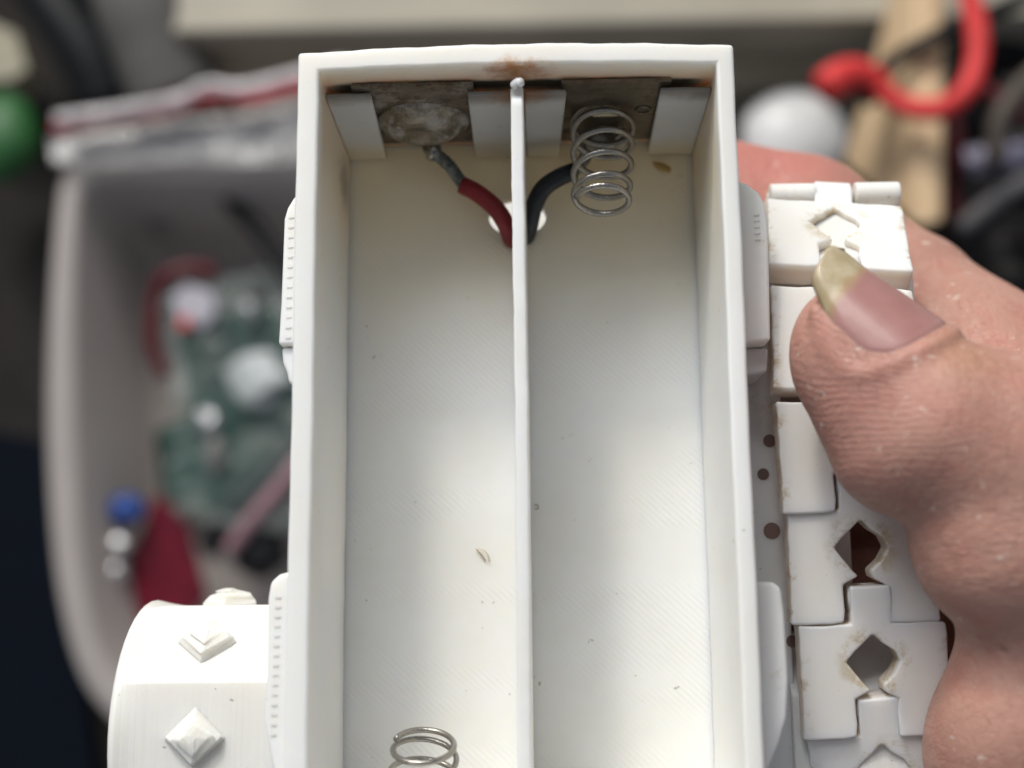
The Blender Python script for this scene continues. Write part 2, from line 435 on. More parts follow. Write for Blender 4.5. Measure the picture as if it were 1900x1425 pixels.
# bare strands, insulation and solder
def strands(path, name='bare_strands', r=.036):
    base = spline(path, 10); n = len(base); v, f = [], []
    for j in range(5):
        q = []
        for i, p in enumerate(base):
            T = (base[min(i + 1, n - 1)] - base[max(i - 1, 0)]).normalized(); N = Vector((0, 0, 1)); N = (N - T * N.dot(T)).normalized(); B = T.cross(N)
            a = j * 1.2566 + i * .42; rr = r * (1 + .5 * (i < 4)); q.append(p + (N * math.cos(a) + B * math.sin(a)) * rr)
        tube_data(q, .023, 6, v, f)
    return me_from(name, v, f)
zR = -1.42
rw = empty('tmp', (0, 0, 0), None, None); bpy.data.objects.remove(rw)
red = tube('red_wire', spline([P(858, 344, -1.36), P(885, 358, -1.34), P(918, 385, -1.36), P(938, 415, -1.45), P(950, 445, -1.66), P(957, 440, -1.95), P(962, 430, -2.3)], 8), .080, M_redins, tank, 18)
new_obj('bare_strands', strands([P(803, 283, -1.40), P(822, 296, -1.42), P(838, 312, -1.40), P(852, 332, -1.38), P(864, 346, -1.36)]), M_strand, red, loc=(0, 0, 0))
blk = tube('black_wire', spline([P(1066, 318, -1.30), P(1040, 328, -1.29), P(1008, 350, -1.32), P(990, 385, -1.40), P(982, 420, -1.52), P(976, 440, -1.72), P(974, 440, -2.2)], 8), .080, M_blkins, tank, 18)
new_obj('bare_strands', strands([P(1094, 278, -1.40), P(1086, 292, -1.40), P(1078, 304, -1.36), P(1066, 318, -1.31)]), M_strand, blk, loc=(0, 0, 0))
def lump(name, c, r, mat, parent, sc=(1, 1, 1), amp=.25, seed=1, sub=3, freq=1.6):
    from mathutils import noise as mn
    bm = bmesh.new(); bmesh.ops.create_icosphere(bm, subdivisions=sub, radius=1)
    for vv in bm.verts:
        n = mn.noise(vv.co * freq + Vector((seed * 3.1, seed, 0))) ; q = vv.co * (1 + amp * n * 2)
        vv.co = (Vector(c) + Vector((q.x * sc[0], q.y * sc[1], q.z * sc[2])) * r) * S
    me = bpy.data.meshes.new(name); bm.to_mesh(me); bm.free()
    return new_obj(name, me, mat, parent)
lump('solder_blob', P(1122, 272, -1.30) + Vector((0, .02, 0)), .13, M_solder, tank, (1.3, .8, .7), .3, 2)
lump('solder_blob', P(802, 279, -1.38), .075, M_solder, tank, (1, 1, .8), .3, 5)

# lower hull under the compartment; open towards the window so light reaches in through the wire hole
new_obj('hull_deck', box_me('hull_deck', XL0, XR0, YB0, 4.2, -2.97, -2.85), M_hull, tank, bevel=.02)
new_obj('hull_skirt', box_me('hull_skirt', XL0 + .003, XL1, YB0, 3.6, -2.85, -1.883), M_hull, tank)
new_obj('hull_skirt', box_me('hull_skirt', XR1, XR0 - .003, YB0, 3.6, -2.85, -1.883), M_hull, tank)

# wheel guards on both flanks, with a row of printed layer ends along their upper edge
def guard(pts, z, zb, side, ridge=None):
    out = [P(a, b, z) for a, b in pts]; out = [(p.x, p.y) for p in out]
    o = new_obj('wheel_guard', poly_me('wheel_guard', out, zb, z), M_hull, tank, bevel=.03, seg=3)
    if ridge:
        (x0, y0), (x1, y1), n = ridge; a, b = P(x0, y0, z), P(x1, y1, z)
        rng = random.Random(int(x0)); vs, fs = [], []
        for k in range(n):
            p = a.lerp(b, k / (n - 1)); w = .028; h = .010; L = .016
            q = len(vs); s_ = rng.uniform(.8, 1.2)
            vs += [(p.x - w, p.y - L, z - .01), (p.x + w, p.y - L, z - .01), (p.x + w, p.y + L, z - .01), (p.x - w, p.y + L, z - .01), (p.x - w * .6, p.y, z + h * s_), (p.x + w * .6, p.y + .006, z + h * s_)]
            fs += [(q, q + 1, q + 5, q + 4), (q + 1, q + 2, q + 5), (q + 2, q + 3, q + 4, q + 5), (q + 3, q, q + 4)]
        r = new_obj('layer_ridges', me_from('layer_ridges', vs, fs), M_drum, o, loc=(0, 0, 0)); r['kind'] = 'stuff'
    return o
guard([(560, 358), (545, 365), (533, 385), (527, 405), (521, 560), (516, 640), (560, 640)], -.45, -1.8, -1, ((541, 405), (535, 628), 13))
guard([(562, 644), (522, 644), (524, 672), (531, 690), (536, 712), (562, 716)], -.50, -1.8, -1)
guard([(540, 1060), (518, 1066), (502, 1080), (497, 1110), (495, 1250), (488, 1330), (500, 1400), (512, 1460), (540, 1460)], -.30, -1.7, -1, ((517, 1110), (508, 1365), 15))
guard([(1362, 332), (1385, 340), (1408, 356), (1420, 378), (1426, 420), (1430, 632), (1362, 640)], -.55, -1.8, 1, ((1404, 400), (1406, 446), 5))
guard([(1362, 645), (1426, 645), (1424, 690), (1362, 700)], -.75, -1.8, 1)
guard([(1390, 1078), (1436, 1080), (1450, 1092), (1456, 1140), (1463, 1260), (1460, 1330), (1446, 1380), (1425, 1430), (1400, 1440)], -.40, -1.7, 1)
new_obj('bogie_plate', box_me('bogie_plate', 1.985, 2.7, -.15, 1.65, -1.93, -1.77), M_hull, tank, bevel=.02)
new_obj('bogie_plate', box_me('bogie_plate', XR0 - .01, 2.06, -1.6, 2.6, -1.50, -1.30), M_hull, tank, bevel=.02)
M_hole_disc = simple('painted_dark_hole', (.20, .13, .11), .7)  # flat discs standing in for holes, their darkness painted as colour
for (px, py, r) in ((1428, 818, .055), (1416, 880, .05), (1432, 985, .07), (1470, 1190, .05)):
    p = P(px, py, -1.30)
    v, f = tube_data([(p.x, p.y, -1.32), (p.x, p.y, -1.294)], r, 14); new_obj('hole_disc', me_from('hole_disc', v, f), M_hole_disc, tank, smooth=False)

# drum wheels with diamond studs that engage the track
def drum(x0, x1, yc, zc, rin, out_side, stud_h=.17, skip=()):
    """octagonal drum on an axle along x; out_side = -1 or +1: where the round flange is"""
    n = 48; vs, fs = [], []
    def octr(a):      # radius of the octagon at angle a (facet 0 faces +z)
        q = (a + math.pi / 8) % (math.pi / 4) - math.pi / 8; return rin / math.cos(q)
    L = x1 - x0; rc = rin * 1.055
    xi, xo = (x1, x0) if out_side < 0 else (x0, x1); sg = -1 if out_side < 0 else 1
    rings = [(xi, 0, 1), (xi, 1, 1), (xi + sg * (L - .27), 1, 1), (xo - sg * .13, .45, 1.0), (xo - sg * .05, .04, 1.0), (xo - sg * .02, 0, .985), (xo, 0, .95), (xo, 0, .6), (xo - sg * .06, 0, .55), (xo - sg * .06, 0, .0)]
    for ri, (x, k, s_) in enumerate(rings):
        if ri == 0: s_ = .3
        for j in range(n):
            a = 2 * math.pi * j / n; r = (octr(a) * k + rc * (1 - k)) * s_
            vs.append((x, yc + r * math.sin(a), zc + r * math.cos(a)))
    for i in range(len(rings) - 1):
        for j in range(n):
            fs.append((i * n + j, i * n + (j + 1) % n, (i + 1) * n + (j + 1) % n, (i + 1) * n + j))
    me = me_from('drive_drum', vs, fs)
    w = new_obj('drive_drum', me, M_drum, tank, bevel=.012, seg=2, bevang=25)
    # studs: shared mesh, local z = outward
    xm = x0 + L * .5 + sg * -.03
    h = stud_h; hd = .235
    rng = random.Random(4)
    if out_side > 0: hd = .31; h = .13
    ring0 = [(hd, 0), (0, hd), (-hd, 0), (0, -hd)]
    v2, f2 = [], []
    def ringd(s_, z, j=0): return [(a * s_ + rng.uniform(-j, j), b * s_ * 1.0 + rng.uniform(-j, j), z) for a, b in ring0]
    LV = ((1.05, -.03, 0), (.98, .02, .012), (.90, .05, .02), (.76, .085, .03), (.62, .11, .035), (.48, .125, .035), (.34, .14, .035), (.18, .15, .03))
    for s_, z, j in LV: v2 += ringd(s_, z, j)
    for i in range(7):
        for j in range(4): f2.append((i * 4 + j, i * 4 + (j + 1) % 4, (i + 1) * 4 + (j + 1) % 4, (i + 1) * 4 + j))
    f2.append((28, 29, 30, 31))
    sme = me_from('stud', v2, f2); sme.materials.append(M_stud)
    for k in range(8):
        if k in skip: continue
        a = k * math.pi / 4
        o = new_obj('stud', sme, None, w, loc=Vector((xm, yc + rin * math.sin(a), zc + rin * math.cos(a))) * S, rot=(-a, 0, 0), smooth=False)
        b = o.modifiers.new('bevel', 'BEVEL'); b.width = .03 * S; b.segments = 3
    return w
e0 = P(200, 1265, -.78)
dyc = e0.y - .43; DR = 1.02
drum(P(204, 1300, -.8).x, -2.10, dyc, -.78 - DR, DR, -1)
for (x0, x1, y) in ((-2.12, -1.8, dyc),):
    v, f = tube_data([(x0, y, -1.8), (x1, y, -1.8)], .3, 20); new_obj('axle', me_from('axle', v, f), M_hull, tank)
upper_drum = drum(1.98, 3.24, 2.74, -2.13, .86, 1, .2, skip=range(8))
drum(2.02, 3.22, -1.05, -2.05, .84, 1, .2, skip=range(8))

# ------------------------------------------------------------------ the track (its links hang loosely round the drums)
track = empty('caterpillar_track', (2.6, 1.2, -1.0), 'white caterpillar track with diamond holes along the right side of the toy', 'track')
hw = .585
outl = [(-.165, .30), (.165, .30), (.165, 0), (hw, 0), (hw, -.90), (.165, -.90), (.165, -.60), (.055, -.535), (.07, -.485),
        (.215, -.30), (.02, -.075), (-.02, -.075), (-.215, -.30), (-.07, -.485), (-.055, -.535), (-.165, -.60), (-.165, -.90), (-hw, -.90), (-hw, 0), (-.165, 0)]
jr = random.Random(11); o2 = []
for i in range(len(outl)):
    a, b = Vector(outl[i]), Vector(outl[(i + 1) % len(outl)]); L = (b - a).length; n = max(1, int(L / .09)); ragged = 7 <= i <= 14
    for k in range(n):
        p = a.lerp(b, k / n); e = .014 if ragged else .004
        if k == 0 and not ragged: e = .012
        o2.append((p.x + jr.uniform(-e, e), p.y + jr.uniform(-e, e)))
outl = o2
link_me = poly_me('track_link', outl, -.23, 0); link_me.materials.append(M_link)
hv, hf = [], []
tube_data([(-.17, .19, -.135), (.17, .19, -.135)], .115, 16, hv, hf)
knuckle_me = me_from('hinge_knuckle', hv, hf); knuckle_me.materials.append(M_link)
hv, hf = [], []
tube_data([(-.56, -.1, 0), (.56, -.1, 0)], .05, 12, hv, hf)
def link_at(pa, pb, yaw=0):
    """pa, pb: (px,py,z) of the middle of the top and bottom edge of the body"""
    b = P(*pb); a = P(*pa) if len(pa) == 3 and pa[0] > 50 else b + Vector(pa); d = (a - b); d.normalize()
    xax = Vector((1, 0, 0)); xax = Matrix.Rotation(math.radians(yaw), 3, 'Z') @ xax
    xax = (xax - d * xax.dot(d)).normalized(); zax = xax.cross(d)
    R = Matrix((xax, d, zax)).transposed()
    o = new_obj('track_link', link_me, None, track, loc=a * S - track.location, rot=R.to_euler(), bevel=.032, seg=3, bevang=50)
    k = new_obj('hinge_knuckle', knuckle_me, None, o, loc=(0, 0, 0))
    return o
link_at((0, -.12, -.9), (1546, 352, -1.60))
top_link = link_at((1549, 374, -1.38), (1561, 497, -.86))
# the drum's stud that sits in the diamond hole of that link, rough on top
plug = [(.0, -.04), (.25, -.30), (.10, -.50), (.20, -.62), (.20, -.80), (-.20, -.80), (-.20, -.62), (-.10, -.50), (-.25, -.30)]
pm = top_link.rotation_euler.to_matrix(); pc = (top_link.location + track.location) / S
prng = random.Random(5)
def plugf(v):
    z = v.z + (.02 * math.sin(v.x * 9) + .03 * (v.y + .3) if v.z > -.1 else 0)
    return pc + pm @ Vector((v.x, v.y, z))
new_obj('stud', poly_me('stud', plug, -.22, -.075, fn=plugf), M_stud, upper_drum, loc=(0, 0, 0), bevel=.012)
for xs in ((-.575, -.178), (.178, .575)):
    bpz = P(1549, 349, -1.52); hv, hf = [], []
    tube_data([(bpz.x + xs[0], bpz.y - .05, -1.56), (bpz.x + xs[1], bpz.y - .05, -1.56)], .108, 18, hv, hf)
    new_obj('hinge_barrel', me_from('hinge_barrel', hv, hf), M_drum, track, bevel=.015)
link_at((1563, 533, -.86), (1572, 706, -.74), -1)
link_at((1576, 742, -.78), (1590, 930, -.80), -1.5)
link_at((1597, 946, -.84), (1607, 1143, -.92), -1.5)
link_at((1620, 1158, -.93), (1630, 1343, -1.05), -2)
link_at((1636, 1364, -1.12), (1650, 1555, -1.36), -3)

# ------------------------------------------------------------------ the hand (one smooth-blended surface)
def surface_nets(F, org, h):
    nx, ny, nz = F.shape; ins = F < 0
    c = np.zeros((nx - 1, ny - 1, nz - 1), np.int8)
    for dx in (0, 1):
        for dy in (0, 1):
            for dz in (0, 1): c += ins[dx:nx - 1 + dx, dy:ny - 1 + dy, dz:nz - 1 + dz]
    act = (c > 0) & (c < 8); idx = -np.ones(act.shape, np.int64); ijk = np.argwhere(act); idx[act] = np.arange(len(ijk))
    acc = np.zeros((len(ijk), 3)); cnt = np.zeros(len(ijk))
    cor = [(a, b, d) for a in (0, 1) for b in (0, 1) for d in (0, 1)]
    for a in cor:
        for ax in range(3):
            if a[ax]: continue
            b = list(a); b[ax] = 1
            fa = F[ijk[:, 0] + a[0], ijk[:, 1] + a[1], ijk[:, 2] + a[2]]; fb = F[ijk[:, 0] + b[0], ijk[:, 1] + b[1], ijk[:, 2] + b[2]]
            m = (fa < 0) != (fb < 0); t = np.where(m, fa / np.where(m, fa - fb, 1), 0)
            p = np.tile(np.array(a, float), (len(ijk), 1)); p[:, ax] += t
            acc[m] += p[m]; cnt[m] += 1
    V = (ijk + acc / cnt[:, None]) * h + org
    Q = []
    for ax in range(3):
        o1, o2 = [(1, 2), (2, 0), (0, 1)][ax]
        sl0 = [slice(None)] * 3; sl1 = [slice(None)] * 3; sl0[ax] = slice(0, -1); sl1[ax] = slice(1, None)
        s = ins[tuple(sl0)] != ins[tuple(sl1)]; e = np.argwhere(s)
        e = e[(e[:, o1] > 0) & (e[:, o2] > 0) & (e[:, o1] < F.shape[o1] - 1) & (e[:, o2] < F.shape[o2] - 1)]
        fl = ins[e[:, 0], e[:, 1], e[:, 2]]
        def g(a, b):
            q = e.copy(); q[:, o1] -= a; q[:, o2] -= b; return idx[q[:, 0], q[:, 1], q[:, 2]]
        quad = np.stack([g(0, 0), g(1, 0), g(1, 1), g(0, 1)], 1); quad[~fl] = quad[~fl][:, ::-1]; Q.append(quad)
    Q = np.concatenate(Q); Q = Q[(Q >= 0).all(1)]
    return V, Q

h = .034
lo = np.array([1.1, -3.0, -4.8]); hi = np.array([5.7, 5.6, 1.1])
gx, gy, gz = [np.arange(lo[i], hi[i], h, dtype=np.float32) for i in range(3)]
GX, GY, GZ = np.meshgrid(gx, gy, gz, indexing='ij')
def cap(a, b, ra, rb):
    a, b = np.array(a, np.float32), np.array(b, np.float32); d = b - a; L2 = float(d @ d) + 1e-9
    t = ((GX - a[0]) * d[0] + (GY - a[1]) * d[1] + (GZ - a[2]) * d[2]) / L2; np.clip(t, 0, 1, out=t)
    return np.sqrt((GX - a[0] - t * d[0]) ** 2 + (GY - a[1] - t * d[1]) ** 2 + (GZ - a[2] - t * d[2]) ** 2) - (ra + (rb - ra) * t)
def local_caps(q, rad, op, k):
    """blend a thin chain of capsules into (op 1) or out of (op -1) the hand, only where it matters"""
    global hand
    A = np.array([list(p) for p in q]); m = rad + 3 * k + .1
    i0 = np.maximum(((A.min(0) - m - lo) / h).astype(int), 0); i1 = np.minimum(((A.max(0) + m - lo) / h).astype(int) + 1, np.array(hand.shape))
    if (i1 <= i0).any(): return
    sl = tuple(slice(a, b) for a, b in zip(i0, i1)); gx_, gy_, gz_ = GX[sl], GY[sl], GZ[sl]; g = None
    n = len(A) - 1
    for i in range(n):
        a, d = A[i], A[i + 1] - A[i]; L2 = float(d @ d) + 1e-9
        t = np.clip(((gx_ - a[0]) * d[0] + (gy_ - a[1]) * d[1] + (gz_ - a[2]) * d[2]) / L2, 0, 1)
        ta = min(1., .35 + 2.5 * min((i + .5) / n, 1 - (i + .5) / n)) if op < 0 else 1
        c = np.sqrt((gx_ - a[0] - t * d[0]) ** 2 + (gy_ - a[1] - t * d[1]) ** 2 + (gz_ - a[2] - t * d[2]) ** 2) - rad * ta
        g = c if g is None else np.minimum(g, c)
    hand[sl] = smin(hand[sl], g, k) if op > 0 else smax(hand[sl], -g, k)
def smin(a, b, k):
    q = np.clip(.5 + .5 * (b - a) / k, 0, 1); return b * (1 - q) + a * q - k * q * (1 - q)
def smax(a, b, k): return -smin(-a, -b, k)
C1 = P(1592, 642, -.06); C3 = P(1742, 792, .06)
thumb = cap(C1, P(1660, 712, 0), .50, .555)
thumb = smin(thumb, cap(P(1660, 712, 0), C3, .555, .65), .05)
thumb = smin(thumb, cap(P(1600, 700, -.1), P(1680, 810, -.08), .47, .60), .2)        # pad
thumb = smin(thumb, cap(C3, P(1890, 845, .05), .65, .76), .08)
prox = cap(P(1858, 1010, -.15), P(2060, 1090, -.4), .63, 1.0)
prox = smin(prox, cap(P(1905, 950, -.05), P(2060, 1020, -.2), .74, 1.0), .2)
hand = smin(thumb, prox, .07)
hand = smin(hand, cap(P(1815, 880, .02), P(1874, 1010, -.05), .55, .63), .2)
palm = cap(P(1892, 1335, -.55), P(2100, 1500, -1.2), .60, 1.3)
palm = smin(palm, cap(P(1885, 1420, -.8), P(2000, 1600, -1.2), .68, 1.1), .3)
hand = smin(hand, palm, .09)
hand = smin(hand, cap(P(1925, 1130, -.35), P(1945, 1300, -.5), .56, .62), .2)
hand = smin(hand, cap(P(2080, 1060, -.6), P(2110, 1500, -1.8), 1.1, 1.6), .4)
# index finger behind
idxf = cap(P(1300, 390, -3.75), P(1478, 442, -3.75), .80, .86)
idxf = smin(idxf, cap(P(1478, 442, -3.75), P(1622, 562, -3.6), .86, .88), .15)
idxf = smin(idxf, cap(P(1660, 590, -3.3), P(1790, 760, -2.9), .92, 1.1), .10)
idxf = smin(idxf, cap(P(1790, 760, -2.9), P(2060, 1050, -2.0), 1.15, 1.5), .4)
hand = smin(hand, idxf, .3)
for (a, b) in (((1330, 800, -3.5), (1900, 950, -3.3)), ((1330, 1150, -3.5), (1900, 1200, -3.3))):
    hand = smin(hand, cap(P(*a), P(*b), .72, .85), .15)
hand = smin(hand, cap(P(1860, 900, -3.2), P(1900, 1500, -3.0), 1.0, 1.1), .4)
# creases
def crease(pts, r, k=.05):
    global hand
    local_caps(spline(pts, 4), r, -1, k)
def surf_z(px, py, z0=1.2):  # march down the view ray to the hand surface
    o = np.array(CAM); p = np.array(P(px, py, z0)); d = p - o; d /= np.linalg.norm(d)
    for i in range(400):
        q = p + d * i * .02; ii = ((q - lo) / h).astype(int)
        if (ii < 0).any() or (ii >= np.array(hand.shape)).any(): break
        if hand[tuple(ii)] < 0: return Vector(q)
    return Vector(P(px, py, 0))
def on(pts, lift=0): return [surf_z(*p) + Vector((0, 0, lift)) for p in pts]
crease(on([(1702, 962), (1735, 955), (1765, 938), (1795, 905)], .0), .030, .03)
crease(on([(1795, 1172), (1830, 1190), (1865, 1207), (1897, 1205)], .0), .022, .03)
for pts, r in (([(1722, 1092), (1780, 1058), (1840, 1026), (1898, 1000)], .020), ([(1735, 1122), (1800, 1096), (1860, 1082), (1898, 1070)], .018),
               ([(1712, 1030), (1775, 1004), (1840, 972), (1898, 940)], .018), ([(1800, 880), (1835, 862), (1880, 862), (1898, 872)], .018),
               ([(1762, 1150), (1820, 1128), (1880, 1122)], .018), ([(1715, 1000), (1760, 985), (1820, 950), (1860, 915)], .016),
               ([(1846, 760), (1858, 810), (1862, 850)], .014), ([(1815, 735), (1828, 790), (1824, 840)], .013), ([(1868, 735), (1884, 780), (1886, 830)], .013),
               ([(1708, 552), (1745, 526), (1792, 503)], .03)):
    crease(on(pts, .008), r, .022)
# nail pocket: fold ridge round the nail
wdir = Vector((.7071, .7071, .12)).normalized(); adir = (C3 - C1).normalized()
wdir = (wdir - adir * wdir.dot(adir)).normalized(); ndir = wdir.cross(adir)
if ndir.z < 0: ndir = -ndir
def Rn(t): return .50 + (.65 - .50) * t / (C3 - C1).length
def nail_pt(t, th, dr=0):  # t cm along axis from C1 towards the knuckle, th from the top towards the far side
    return C1 + adir * t + (wdir * math.sin(th) + ndir * math.cos(th)) * (Rn(t) + dr)
D = math.radians
NT0, NT1 = -.61, .35
fold = [nail_pt(-.36, D(-16), -.045), nail_pt(-.10, D(-30), -.025), nail_pt(.13, D(-31), -.012), nail_pt(.29, D(-16), -.006), nail_pt(.40, D(22), -.005), nail_pt(.43, D(52), -.008), nail_pt(.40, D(76), -.012), nail_pt(.36, D(92), -.02)]
local_caps(spline(fold, 4), .050, 1, .06)
for ax in range(3):
    sl = [slice(None)] * 3
    for e_ in (0, 1, -1, -2):
        sl[ax] = e_; hand[tuple(sl)] = np.maximum(hand[tuple(sl)], .01)
V, Q = surface_nets(hand, lo, h)
# light smoothing of the net
nb = np.zeros_like(V); cn = np.zeros(len(V))
ed = np.concatenate([Q[:, [0, 1]], Q[:, [1, 2]], Q[:, [2, 3]], Q[:, [3, 0]]])
for it in range(2):
    nb[:] = 0; cn[:] = 0
    np.add.at(nb, ed[:, 0], V[ed[:, 1]]); np.add.at(nb, ed[:, 1], V[ed[:, 0]]); np.add.at(cn, ed[:, 0], 1); np.add.at(cn, ed[:, 1], 1)
    V = V * .5 + .5 * nb / np.maximum(cn, 1)[:, None]
me = bpy.data.meshes.new('hand'); me.from_pydata((V * S).tolist(), [], Q.tolist()); me.update()

def skin():
    t = NT('skin')
    big = t.noise(.9, 4, .55); mid = t.noise(4, 5, .6)
    col = t.mix(t.mr(big, .35, .65), (.44, .238, .185), (.51, .288, .226))
    col = t.mix(t.math('MULTIPLY', t.mr(mid, .45, .7), .35), col, (.40, .16, .125))
    pad = P(1560, 760, 0)
    r = t.blob(tuple(P(1590, 730, 0)), (.75, 1.0, 1.2), .9, .3, 2)
    col = t.mix(t.math('MULTIPLY', r, .45), col, (.44, .185, .160))
    kn = t.blob(tuple(P(1770, 680, .3)), (.45, .35, .7), .9, .4, 3)
    col = t.mix(t.math('MULTIPLY', kn, .45), col, (.48, .27, .15))
    ixr = t.blob(tuple(P(1400, 290, -3.2)), (1.6, 1.0, 1.4), .8, .2, 2)
    col = t.mix(t.math('MULTIPLY', ixr, .7), col, (.52, .17, .145))
    vv = t.n.new('ShaderNodeTexVoronoi'); vv.feature = 'DISTANCE_TO_EDGE'; vv.inputs['Scale'].default_value = 11
    t.link(t.mapping(scale=(.8, 1.7, 1.2), rot=(0, 0, D(24)), vec=None), vv.inputs['Vector'])
    cre = t.math('MULTIPLY', t.mr(vv.outputs['Distance'], .10, .0), t.mr(t.noise(2.2, 3), .35, .6, .25, 1.))
    col = t.mix(t.math('MULTIPLY', cre, .22), col, (.25, .09, .065))  # shade of the fine creases painted in, as the bump shows little
    bl = t.mr(t.noise(2.3, 4, .6, t.mapping(loc=(7, 3, 1))), .48, .68)
    col = t.mix(t.math('MULTIPLY', bl, .26), col, (.50, .19, .155))
    flake = t.mr(t.noise(5.5, 3, .8, t.mapping(scale=(1, 1.5, 1), loc=(4, 1, 2))), .655, .67)
    col = t.mix(t.math('MULTIPLY', flake, .6), col, (.70, .60, .52))
    # fine ridges
    rc_ = P(1690, 520, .2)
    sv = t.n.new('ShaderNodeVectorMath'); sv.operation = 'SUBTRACT'; t.link(t.cm(), sv.inputs[0]); sv.inputs[1].default_value = (rc_.x, rc_.y, 0)
    sm = t.n.new('ShaderNodeVectorMath'); sm.operation = 'MULTIPLY'; t.link(sv.outputs[0], sm.inputs[0]); sm.inputs[1].default_value = (.72, 1, .35)
    sl = t.n.new('ShaderNodeVectorMath'); sl.operation = 'LENGTH'; t.link(sm.outputs[0], sl.inputs[0])
    ph = t.math('ADD', t.math('MULTIPLY', sl.outputs['Value'], 145.), t.math('MULTIPLY', t.noise(1.7, 3, .5), 26.))
    rid = t.math('ADD', t.math('MULTIPLY', t.math('SINE', ph), .5), .5)
    msk = t.math('MULTIPLY', t.blob(tuple(P(1590, 790, 0)), (1.0, 1.2, 1.6), .6, .3, 2), t.mr(t.noise(3, 3, .6), .35, .6, .3, 1.))
    rid = t.math('MULTIPLY', rid, msk)
    wr = t.noise(7, 5, .65, t.mapping(scale=(2.6, .9, 1.5), rot=(0, 0, D(-62))))
    pm = t.blob(tuple(P(1850, 1050, 0)), (1.0, .75, 1.5), .5, .4, 2)
    wr3 = t.math('MULTIPLY', t.noise(5, 4, .7, t.mapping(scale=(.55, 3.0, 1), rot=(0, 0, D(-27)))), pm)
    wr2 = t.voro(9, t.mapping(scale=(1.9, .9, 1), rot=(0, 0, D(28))))
    nm = t.bump(rid, .24, .010)
    nm = t.bump(t.math('SUBTRACT', 1., cre), .35, .012, nm)
    nm = t.bump(wr, .26, .05, nm)
    nm = t.bump(wr2, .14, .03, nm)
    nm = t.bump(wr3, .42, .05, nm)
    nm = t.bump(t.noise(45, 3), .18, .01, nm)
    col = t.mix(t.math('MULTIPLY', t.math('MULTIPLY', t.mr(rid, .6, 1.0), msk), .14), col, (.72, .56, .48))
    return t.out(col, t.mr(mid, .3, .7, .42, .60), nm, sss=.35, rad=(1, .35, .2), scale=.12, spec=.45)
M_skin = skin()
hand_o = empty('hand', (3.6, -.5, -2.4), 'bare hand gripping the toy from the right, its yellow-edged thumbnail over the track', 'hand')
hs = new_obj('skin', me, M_skin, hand_o)
# thumbnail
nu, nv = 30, 22; vs, fs = [], []
for i in range(nu + 1):
    u = i / nu; t_ = NT0 + (NT1 - NT0) * u
    e2 = max(0, (u - .70) / .30)
    thL = D(6) - D(27) * min(1, u / .5) + D(34) * e2 ** 1.9
    thR = D(103) - D(14) * e2 ** 1.6
    if u < .13:
        q_ = math.sqrt(max(0, 1 - (1 - u / .13) ** 2)) * .60 + .40
        thL = D(44) + (thL - D(44)) * q_; thR = D(44) + (thR - D(44)) * q_
    for j in range(nv + 1):
        v_ = j / nv; th = thL + (thR - thL) * v_
        tip = -.05 * (1 - (2 * v_ - 1) ** 2) * max(0, 1 - u / .3)
        root = .05 * (1 - (2 * v_ - 1) ** 2) * max(0, (u - .7) / .3)
        dr = .020 - .012 * (2 * v_ - 1) ** 4 + (.10 * max(0, .25 - u)) + .006 * math.sin(v_ * 40) * 0
        if u > .93: dr -= .06 * (u - .93) / .07
        if v_ < .08: dr -= .04 * (.08 - v_) / .08
        vs.append(nail_pt(t_ + tip + root, th, dr))
for i in range(nu):
    for j in range(nv):
        a = i * (nv + 1) + j; fs.append((a, a + 1, a + nv + 2, a + nv + 1))
nme = me_from('thumbnail', vs, fs)
uvl = nme.attributes.new('nailuv', 'FLOAT_VECTOR', 'POINT')
for i in range(nu + 1):
    for j in range(nv + 1): uvl.data[i * (nv + 1) + j].vector = (i / nu, j / nv, 0)
t = NT('fingernail')
at = t.n.new('ShaderNodeAttribute'); at.attribute_name = 'nailuv'
ux, uy, uz = t.sep(at.outputs['Vector'])
wv = t.math('MULTIPLY', t.math('SUBTRACT', t.noise(3.5, 4, .6), .5), .22)
edge = t.math('ADD', t.math('ADD', ux, t.math('MULTIPLY', t.math('POWER', uy, .6), .26)), wv)
free = t.mr(edge, .52, .38)
c = t.mix(t.mr(t.noise(1.6, 3), .3, .7), (.33, .155, .145), (.41, .215, .20))
c = t.mix(t.mr(ux, .86, 1.0, 0, .5), c, (.62, .38, .34))
yl = t.mix(t.mr(t.noise(5, 5, .7), .35, .65), (.40, .32, .19), (.50, .43, .30))
yl = t.mix(t.mr(edge, .36, .43, 0, .6), yl, (.36, .24, .10))
c = t.mix(free, c, yl)
nm = t.bump(t.noise(9, 3, .5, t.mapping(scale=(1, 1, 1))), .08, .02)
M_nail = t.out(c, .36, nm, sss=.3, rad=(1, .4, .25), scale=.08, spec=.5, coat=.08)
nail = new_obj('thumbnail', nme, M_nail, hand_o)
nail['label'] = 'thumbnail with a grown-out yellow free edge'
so = nail.modifiers.new('thick', 'SOLIDIFY'); so.thickness = .03 * S; so.offset = 1 if False else -1

